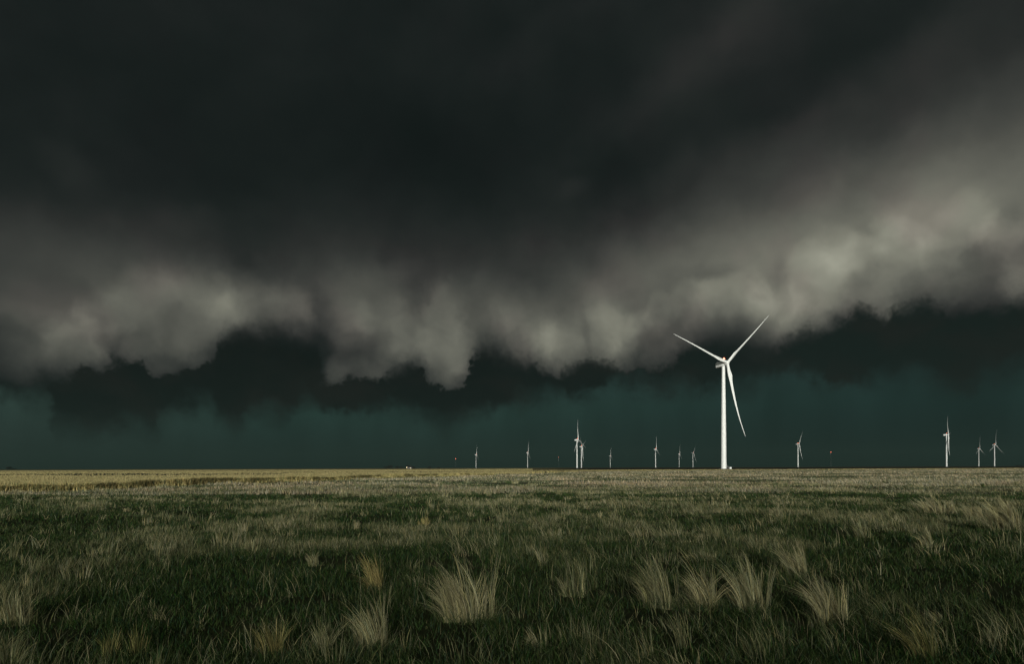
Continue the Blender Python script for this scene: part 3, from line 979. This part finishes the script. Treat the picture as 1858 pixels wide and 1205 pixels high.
def make_turbine(M):
    root = empty('wind_turbine')
    bm = bmesh.new()
    prof = [(2.12, 0.0)]
    for z, r in ((0.25, 2.12), (0.26, 2.05), (26.0, 1.86), (26.05, 1.9), (26.3, 1.9), (26.35, 1.85), (52.0, 1.58),
                 (52.05, 1.62), (52.3, 1.62), (52.35, 1.57), (77.6, 1.22), (78.1, 1.3), (78.4, 1.3)):
        prof.append((r, z))
    lathe(bm, prof, 48)
    tower = from_bm('tower', bm, M['paint'], root)
    bm = bmesh.new()
    lathe(bm, [(3.6, -0.4), (3.6, 0.12), (3.4, 0.22), (2.2, 0.24)], 40)
    from_bm('foundation', bm, M['concrete'], root)
    # door and stairs face local direction DA
    bm = bmesh.new()
    R = Matrix.Rotation(rad(70), 4, 'Z')
    box(bm, (2.06, 0, 3.05), (0.10, 0.95, 2.2), 0.04, R)
    from_bm('door', bm, M['steel'], root)
    bm = bmesh.new()
    for i in range(8):
        box(bm, (4.15 - i * 0.24, 0, 0.32 + i * 0.21), (0.27, 1.0, 0.05), 0, R)
    box(bm, (2.35, 0, 1.86), (0.55, 1.1, 0.06), 0, R)
    for sy in (-0.54, 0.54):
        tube(bm, R @ Vector((4.25, sy, 0.24)), R @ Vector((2.4, sy, 1.86)), 0.05, 6)
        tube(bm, R @ Vector((4.2, sy, 1.3)), R @ Vector((2.5, sy, 2.9)), 0.03, 6)
        tube(bm, R @ Vector((2.5, sy, 2.9)), R @ Vector((2.1, sy, 2.9)), 0.03, 6)
        for f in (0, 0.5, 1):
            p = Vector((4.2, sy, 1.3)).lerp(Vector((2.5, sy, 2.9)), f)
            tube(bm, R @ (p + Vector((0, 0, -1.06))), R @ p, 0.025, 6)
    from_bm('stairs', bm, M['steel'], root)
    # nacelle: lofted box with rounded corners, tilted with the shaft
    tilt = Matrix.Translation((0, 0, HUB_H)) @ Matrix.Rotation(rad(-5), 4, 'Y')
    bm = bmesh.new()
    rings = []
    for x, hw, z0, z1 in ((-6.6, 1.45, -1.7, 1.7), (-6.4, 1.65, -1.9, 1.9), (-3.0, 1.85, -2.05, 2.0), (0.5, 1.9, -2.05, 2.0),
                          (1.5, 1.65, -1.7, 1.75), (1.95, 1.25, -1.3, 1.35)):
        ring = []
        n = 24
        for i in range(n):
            a = 2 * math.pi * (i + 0.5) / n
            c, s = math.cos(a), math.sin(a)
            q = 0.32
            yy = hw * math.copysign(abs(c) ** q, c)
            zz = (z0 + z1) / 2 + (z1 - z0) / 2 * math.copysign(abs(s) ** q, s)
            ring.append(tilt @ Vector((x, yy, zz)))
        rings.append(ring)
    ring_loft(bm, rings)
    nac = from_bm('nacelle', bm, M['paint'], root)
    bm = bmesh.new()
    for i in range(7):
        box(bm, (-6.63, 0, -1.0 + i * 0.32), (0.05, 2.0, 0.17), 0, tilt)
    from_bm('rear_vent', bm, M['dark'], nac)
    # spinner
    bm = bmesh.new()
    ax = tilt @ Matrix.Rotation(rad(90), 4, 'Y')
    lathe(bm, [(1.35, 2.0), (1.75, 2.3), (1.85, 2.9), (1.8, 3.9), (1.45, 4.7), (0.85, 5.25), (0.3, 5.5), (0.02, 5.55)], 36, ax)
    from_bm('hub', bm, M['paint'], root)
    # anemometer mast and beacon on the roof
    bm = bmesh.new()
    for y in (-0.5, 0.5):
        tube(bm, tilt @ Vector((-5.6, y, 1.7)), tilt @ Vector((-5.6, y, 2.9)), 0.05, 6)
    tube(bm, tilt @ Vector((-5.6, -0.9, 2.7)), tilt @ Vector((-5.6, 0.9, 2.7)), 0.05, 6)
    from_bm('sensor_mast', bm, M['steel'], root)
    bm = bmesh.new()
    B = tilt @ Matrix.Translation((1.0, 0, 0))
    lathe(bm, [(0.12, 1.8), (0.10, 3.2), (0.4, 3.25), (0.4, 3.35)], 16, B)
    bc = from_bm('beacon', bm, M['steel'], root)
    bm = bmesh.new()
    lathe(bm, [(0.4, 3.36), (0.55, 3.5), (0.55, 3.9), (0.42, 4.2), (0.16, 4.34), (0.02, 4.36)], 16, B)
    from_bm('lamp', bm, M['beacon'], bc)
    # rotor
    bme = blade_mesh()
    first = from_bm('blade', bme, M['paint'], root)
    bls = [first]
    for k in (1, 2):
        b2 = first.copy()
        COL.objects.link(b2)
        b2.parent = root
        bls.append(b2)
    return root


def pose(root, base, axis_az, p0, pitch):
    root.location = base
    root.rotation_euler = (0, 0, rad(90 - axis_az))
    hub = Matrix.Translation((0, 0, HUB_H)) @ Matrix.Rotation(rad(-5), 4, 'Y') @ Matrix.Translation((HUB_X, 0, 0)) @ Matrix.Rotation(rad(3.5), 4, 'Y')
    i = 0
    for ch in root.children:
        if ch.name.split('.')[0] == 'blade':
            ch.matrix_local = hub @ Matrix.Rotation(-rad(p0 + 120 * i), 4, 'X') @ Matrix.Rotation(rad(pitch), 4, 'Z')
            i += 1


def copy_tree(o, parent=None):
    c = o.copy()
    COL.objects.link(c)
    if parent is not None:
        c.parent = parent
    for ch in list(o.children):
        copy_tree(ch, c)
    return c


# tower px, tower base px y (only for reference), hub height px, axis offset from the line of sight, first blade phase, label
TURBINES = [
    (1313.2, 191.0, 45, 48.5, 'huge white wind turbine standing nearest in the field, one blade pointing almost straight down'),
    (1047.0, 51.0, 70, -10, 'white wind turbine left of the huge one, taller of two overlapping turbines, blade raised upright'),
    (1055.0, 38.5, 78, -58, 'white wind turbine overlapping the right side of a taller one, one blade pointing down'),
    (1717.5, 58.0, 84, -40, 'tall white turbine at far right with nearly edge-on rotor, largest right of the huge one'),
    (1448.0, 42.0, 74, 37, 'lone white turbine next to the right of the huge one'),
    (1804.5, 39.0, 64, 3, 'rightmost wind turbine of all, lower blade stretched out to the right'),
    (1776.0, 32.0, 68, 0, 'dim small turbine between the rightmost turbine and the tall edge-on one'),
    (1189.5, 33.0, 76, -5, 'thin distant turbine standing alone about midway between the overlapping pair and the huge turbine'),
    (1232.3, 24.0, 80, 0, 'faint tiny turbine, left member of the close pair left of the huge tower'),
    (1257.3, 26.0, 65, 30, 'tiny turbine nearest to the left of the huge tower, one blade hanging down'),
    (957.3, 27.5, 82, 2, 'thin distant turbine with upright blade, second from the left'),
    (863.8, 24.5, 80, 0, 'small distant turbine farthest left, nearest to the farm'),
    (1107.3, 21.5, 80, 0, 'faintest and shortest turbine, just right of the overlapping pair'),
]


def build_turbines(M):
    proto = make_turbine(M)
    pieces = []
    for i, (px, hp, offa, p0, label) in enumerate(TURBINES):
        t = proto if i == 0 else copy_tree(proto)
        d = HUB_H * FPX / hp
        x = at_depth(px, d)
        los = math.degrees(math.atan2(x, d))
        axis = los + 180 - offa
        pieces.append((t, (x, d, 0.0 if i else float(ground_z(np.array([x]), np.array([d]))[0])), axis, p0))
        tag(t, label, 'wind turbine', 'wind turbines on the plain')
    for t, b, ax, p0 in pieces:
        pose(t, b, ax, p0, 14 if t is proto else 66)   # the far ones are feathered
    # transformer cabinet beside the big tower
    bx, by = pieces[0][1][0], pieces[0][1][1]
    c = empty('transformer_cabinet', (bx + 3.6, by - 4.2, 0), rad(8))
    bm = bmesh.new()
    box(bm, (0, 0, 0.75), (1.5, 1.3, 1.3), 0.04)
    from_bm('body', bm, M['paint'], c)
    bm = bmesh.new()
    box(bm, (0, 0, 1.46), (1.66, 1.46, 0.10), 0.02)
    from_bm('roof', bm, M['steel'], c)
    bm = bmesh.new()
    box(bm, (-0.36, -0.68, 0.75), (0.66, 0.05, 1.1), 0.01)
    d = from_bm('door', bm, M['paint'], c)
    bm = bmesh.new()
    box(bm, (-0.08, -0.73, 0.8), (0.05, 0.06, 0.2), 0)
    from_bm('handle', bm, M['dark'], d)
    bm = bmesh.new()
    box(bm, (0, 0, 0.04), (1.9, 1.7, 0.12), 0)
    from_bm('plinth', bm, M['concrete'], c)
    tag(c, 'small pale transformer cabinet on the ground right of the huge turbine tower', 'cabinet')
    # thin masts added in place of far turbines, carrying the lone warning lights
    stand_in_masts = [(827.0, 833.0, 'bright orange warning light on an added thin mast left of the farthest left turbine', 5200),
             (1014.0, 829.0, 'faint orange warning light on an added thin mast left of the two overlapping turbines', 4800),
             (1507.5, 821.0, 'orange warning light on an added thin mast right of the lone turbine, above empty horizon', 3900)]
    proto = None
    for px, py, label, d in stand_in_masts:
        u, v = level(px, py)
        H = v / FPX * d + CAMH
        r = empty('stand_in_mast', (u / FPX * d, d, 0))
        bm = bmesh.new()
        for k in range(3):
            a = 2 * math.pi * k / 3
            tube(bm, (0.5 * math.cos(a), 0.5 * math.sin(a), 0), (0.12 * math.cos(a), 0.12 * math.sin(a), H - 0.6), 0.05, 5)
        nb = int(H / 4)
        for q in range(nb):
            rr0 = 0.5 - 0.38 * q / nb
            rr1 = 0.5 - 0.38 * (q + 1) / nb
            for k in range(3):
                a, b2 = 2 * math.pi * k / 3, 2 * math.pi * (k + 1) / 3
                tube(bm, (rr0 * math.cos(a), rr0 * math.sin(a), (H - .6) * q / nb), (rr1 * math.cos(b2), rr1 * math.sin(b2), (H - .6) * (q + 1) / nb), 0.03, 4)
        from_bm('mast', bm, M['steel'], r)
        bm = bmesh.new()
        s = 1.7 if px != 827.0 else 2.2
        lathe(bm, [(0.3 * s, H - 0.6), (0.7 * s, H - 0.4 * s), (0.75 * s, H), (0.6 * s, H + 0.4 * s), (0.2 * s, H + 0.6 * s)], 14)
        from_bm('lamp', bm, M['beacon'], r)
        tag(r, label, 'light mast', 'lone warning lights on the horizon')


# ---------------------------------------------------------------- distant farm
def build_farm():
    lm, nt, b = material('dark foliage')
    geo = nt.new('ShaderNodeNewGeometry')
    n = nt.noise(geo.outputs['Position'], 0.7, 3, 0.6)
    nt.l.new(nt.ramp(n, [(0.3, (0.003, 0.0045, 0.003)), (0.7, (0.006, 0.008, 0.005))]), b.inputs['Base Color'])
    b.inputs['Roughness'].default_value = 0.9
    bk, nt, b = material('bark')
    n = nt.noise(nt.new('ShaderNodeTexCoord').outputs['Object'], 5, 5, 0.6)
    nt.l.new(nt.ramp(n, [(0.3, (0.03, 0.024, 0.018)), (0.7, (0.06, 0.05, 0.04))]), b.inputs['Base Color'])
    D = 1800.0

    def tree(px, d, wid, hgt, label, seed, shrub=False):
        x = at_depth(px, d)
        r = empty('shrub' if shrub else 'tree', (x, d, 0))
        rs = np.random.default_rng(seed)
        hgt *= 1.2
        bm = bmesh.new()
        th = hgt * (0.45 if not shrub else 0.25)
        lathe(bm, [(0.035 * hgt, -0.1), (0.026 * hgt, th * 0.5), (0.018 * hgt, th), (0.008 * hgt, hgt * 0.8)], 8)
        for k in range(5):
            a = k * 1.3 + seed
            z = th * (0.6 + 0.12 * k)
            tube(bm, (0, 0, z), (math.cos(a) * wid * 0.3, math.sin(a) * wid * 0.3, z + hgt * 0.25), 0.01 * hgt, 5)
        from_bm('trunk', bm, bk, r)
        nl = 1500
        # leaf clumps spread through several lobes
        nlobe = 9
        lc = np.stack([rs.uniform(-0.34, 0.34, nlobe) * wid, rs.uniform(-0.3, 0.3, nlobe) * wid, rs.uniform(0.3, 0.82, nlobe) * hgt], -1)
        li = rs.integers(0, nlobe, nl)
        p = lc[li] + rs.normal(0, 1, (nl, 3)) * np.array([wid * 0.12, wid * 0.12, hgt * 0.10])
        p[:, 2] = np.clip(p[:, 2], hgt * (0.05 if shrub else 0.16), hgt)
        s = rs.uniform(0.35, 0.8, nl) * hgt / 8
        t1 = rs.normal(0, 1, (nl, 3))
        t2 = rs.normal(0, 1, (nl, 3))
        t1 /= np.linalg.norm(t1, axis=1)[:, None]
        t2 /= np.linalg.norm(t2, axis=1)[:, None]
        V = np.stack([p - t1 * s[:, None], p + t2 * s[:, None], p + t1 * s[:, None], p - t2 * s[:, None]], 1).reshape(-1, 3)
        F = np.arange(nl * 4).reshape(-1, 4)
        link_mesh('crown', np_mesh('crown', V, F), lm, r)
        tag(r, label, 'shrub' if shrub else 'tree', 'dark trees on the horizon')
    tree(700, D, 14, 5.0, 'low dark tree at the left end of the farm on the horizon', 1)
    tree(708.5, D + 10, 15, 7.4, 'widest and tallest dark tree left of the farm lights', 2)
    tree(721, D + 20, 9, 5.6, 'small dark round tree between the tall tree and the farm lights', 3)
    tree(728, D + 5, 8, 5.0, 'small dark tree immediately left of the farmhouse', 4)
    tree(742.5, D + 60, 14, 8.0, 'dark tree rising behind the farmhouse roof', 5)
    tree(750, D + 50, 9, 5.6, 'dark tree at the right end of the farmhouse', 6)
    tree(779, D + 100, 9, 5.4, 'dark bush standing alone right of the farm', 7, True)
    tree(796, D + 160, 10, 4.2, 'low dark bush on the horizon left of the lone orange light', 8, True)
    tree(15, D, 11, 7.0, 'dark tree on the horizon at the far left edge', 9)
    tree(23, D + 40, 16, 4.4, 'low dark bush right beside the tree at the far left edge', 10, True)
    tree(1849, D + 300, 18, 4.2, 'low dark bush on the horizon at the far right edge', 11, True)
    # farmhouse
    wm, nt, b = material('weathered boards')
    n = nt.noise(nt.vm('MULTIPLY', nt.new('ShaderNodeTexCoord').outputs['Object'], (1, 1, 8)), 2, 4, 0.6)
    nt.l.new(nt.ramp(n, [(0.3, (0.10, 0.085, 0.07)), (0.7, (0.17, 0.15, 0.125))]), b.inputs['Base Color'])
    rm, nt, b = material('dark shingles')
    n = nt.noise(nt.new('ShaderNodeTexCoord').outputs['Object'], 3, 5, 0.6)
    nt.l.new(nt.ramp(n, [(0.3, (0.02, 0.02, 0.02)), (0.7, (0.045, 0.042, 0.04))]), b.inputs['Base Color'])
    gm, nt, b = material('window glass')
    b.inputs['Base Color'].default_value = (0.02, 0.025, 0.03, 1)
    b.inputs['Roughness'].default_value = 0.1
    x = at_depth(743, D)
    h = empty('farmhouse', (x, D, 0), rad(6))
    bm = bmesh.new()
    Wd, Dp, wl, rf = 13.0, 8.0, 3.0, 5.4
    pts = [(-Dp / 2, 0), (Dp / 2, 0), (Dp / 2, wl), (0, rf - 0.2), (-Dp / 2, wl)]
    ring_loft(bm, [[(-Wd / 2, y, z) for y, z in pts], [(Wd / 2, y, z) for y, z in pts]])
    from_bm('wall', bm, wm, h, False)
    bm = bmesh.new()
    pts = [(-Dp / 2 - 0.5, wl - 0.3), (0, rf), (Dp / 2 + 0.5, wl - 0.3), (Dp / 2 + 0.5, wl - 0.1), (0, rf + 0.25), (-Dp / 2 - 0.5, wl - 0.1)]
    ring_loft(bm, [[(-Wd / 2 - 0.5, y, z) for y, z in pts], [(Wd / 2 + 0.5, y, z) for y, z in pts]])
    roof = from_bm('roof', bm, rm, h, False)
    bm = bmesh.new()
    box(bm, (2.5, 0.8, 5.6), (0.8, 0.8, 1.6), 0.03)
    from_bm('chimney', bm, wm, roof)
    for wx in (-4.6, -2.0, 4.2):
        bm = bmesh.new()
        box(bm, (wx, -Dp / 2 - 0.04, 1.7), (1.2, 0.1, 1.4), 0.01)
        w = from_bm('window', bm, wm, h)
        bm = bmesh.new()
        box(bm, (wx, -Dp / 2 - 0.10, 1.7), (1.0, 0.03, 1.2), 0)
        from_bm('pane', bm, gm, w)
    bm = bmesh.new()
    box(bm, (1.0, -Dp / 2 - 0.04, 1.1), (1.0, 0.1, 2.1), 0.01)
    from_bm('door', bm, rm, h)
    tag(h, 'low dark farmhouse with a gabled roof among trees on the horizon', 'house')
    # yard lamps
    em, nt, b = material('yard lamp glow')
    b.inputs['Emission Color'].default_value = (1.0, 0.80, 0.45, 1)
    b.inputs['Emission Strength'].default_value = 12.0
    pm, nt, b = material('lamp post steel')
    b.inputs['Base Color'].default_value = (0.2, 0.2, 0.2, 1)
    for px, hh, sz, label in ((738, 3.0, 0.72, 'brighter white yard light left of its pair in front of the farmhouse'),
                              (745.6, 2.2, 0.5, 'dimmer white yard light right of its pair in front of the farmhouse')):
        r = empty('yard_lamp', (at_depth(px, D - 14), D - 14, 0))
        bm = bmesh.new()
        lathe(bm, [(0.12, 0), (0.08, hh - sz * 0.5), (0.08, hh - 0.3)], 8)
        from_bm('post', bm, pm, r)
        bm = bmesh.new()
        lathe(bm, [(0.2 * sz, hh - sz * 0.5), (0.8 * sz, hh - 0.2 * sz), (0.85 * sz, hh + 0.2 * sz), (0.4 * sz, hh + 0.6 * sz), (0.1 * sz, hh + 0.65 * sz)], 14)
        from_bm('lamp', bm, em, r)
        tag(r, label, 'lamp', 'yard lights at the farm')


# ---------------------------------------------------------------- added shade bank behind the camera, haze, sun, camera
def build_shade_bank():
    """unseen bank added behind the camera to block the sun from the near grass"""
    m, nt, b = material('shade bank')
    b.inputs['Base Color'].default_value = (0.35, 0.36, 0.37, 1)
    b.inputs['Roughness'].default_value = 1.0
    b.inputs['Specular IOR Level'].default_value = 0.0
    dist, reach = 1500.0, BANK_REACH
    top = (dist + reach) * math.tan(rad(SUN_EL))
    nx, ny = 220, 26
    V = []
    xs = np.linspace(-4200, 4200, nx)
    for j in range(ny):
        a = 2 * math.pi * j / ny
        c, s = math.cos(a), math.sin(a)
        yy = 60 * c
        zz = (top - 40) / 2 * s
        lump = (fbm(xs / 160 + 3 * c, xs * 0 + 3 * s + 10, 91, 4) - 0.5)
        V.append(np.stack([xs, yy * (1 + 1.5 * lump) + 0 * xs, (top + 40) / 2 + zz * (1 + 0.0 * lump) + lump * 14 * max(s, -0.5)], -1))
    V = np.stack(V, 1)          # nx, ny, 3
    idx = np.arange(nx * ny).reshape(nx, ny)
    F = np.stack([idx[:-1], np.roll(idx, -1, 1)[:-1], np.roll(idx, -1, 1)[1:], idx[1:]], -1).reshape(-1, 4)
    me = np_mesh('cloud_shade', V.reshape(-1, 3), F)
    o = link_mesh('cloud_shade', me, m)  # out of view; added only to cast shade on the foreground
    az = rad(SUN_AZ)
    o.location = (math.sin(az) * dist, math.cos(az) * dist, 0)
    o.rotation_euler = (0, 0, rad(180 - SUN_AZ))
    tag(o, kind='structure')


BANK_REACH = 26.0


def build_haze():
    me = bpy.data.meshes.new('haze')
    bm = bmesh.new()
    box(bm, (0, 3400, 74), (9600, 7000, 150))
    bm.to_mesh(me)
    bm.free()
    m = bpy.data.materials.new('storm haze')
    m.use_nodes = True
    t = m.node_tree
    t.nodes.clear()
    out = t.nodes.new('ShaderNodeOutputMaterial')
    v = t.nodes.new('ShaderNodeVolumePrincipled')
    v.inputs['Color'].default_value = (0.055, 0.098, 0.088, 1)
    v.inputs['Density'].default_value = 0.0002
    t.links.new(v.outputs[0], out.inputs['Volume'])
    o = link_mesh('haze', me, m)
    tag(o, kind='stuff')


def build_light_camera():
    L = bpy.data.lights.new('sun', 'SUN')
    L.energy = 3.3
    L.angle = rad(0.7)
    L.color = (1.0, 0.955, 0.88)
    o = bpy.data.objects.new('sun', L)
    COL.objects.link(o)
    az, el = rad(SUN_AZ), rad(SUN_EL)
    d = Vector((math.sin(az) * math.cos(el), math.cos(az) * math.cos(el), math.sin(el)))
    o.rotation_euler = d.to_track_quat('Z', 'Y').to_euler()
    o.location = d * 100 + Vector((0, 0, 30))
    cam = bpy.data.cameras.new('camera')
    cam.sensor_fit = 'HORIZONTAL'
    cam.sensor_width = 36.0
    cam.lens = 36.0 * FPX / PW
    cam.shift_x = 0.0
    cam.shift_y = (HYP - PH / 2) / PW
    cam.clip_start = 0.1
    cam.clip_end = 60000
    c = bpy.data.objects.new('camera', cam)
    COL.objects.link(c)
    z0 = 0.0
    c.matrix_world = Matrix.Translation((0, 0, CAMH + z0)) @ Matrix.Rotation(rad(90), 4, 'X') @ Matrix.Rotation(-math.atan(ROLL), 4, 'Z')
    SC.camera = c
    vs = SC.view_settings
    vs.view_transform = 'Standard'
    vs.look = 'None'
    vs.exposure = 0
    vs.gamma = 1
    vs.use_curve_mapping = False
    cy = SC.cycles
    cy.use_adaptive_sampling = False
    cy.use_denoising = True
    cy.max_bounces = 5
    cy.diffuse_bounces = 2
    cy.glossy_bounces = 2
    cy.transmission_bounces = 2
    cy.volume_bounces = 0
    cy.caustics_reflective = False
    cy.caustics_refractive = False


SKY_ONLY = False
build_light_camera()
build_world()
if not SKY_ONLY:
    build_ground()
    GM = grass_mat()
    build_grass(GM)
    build_tall_grass(GM)
    build_tussocks(GM)
    build_turbines(turbine_materials())
    build_farm()
    build_shade_bank()
    build_haze()
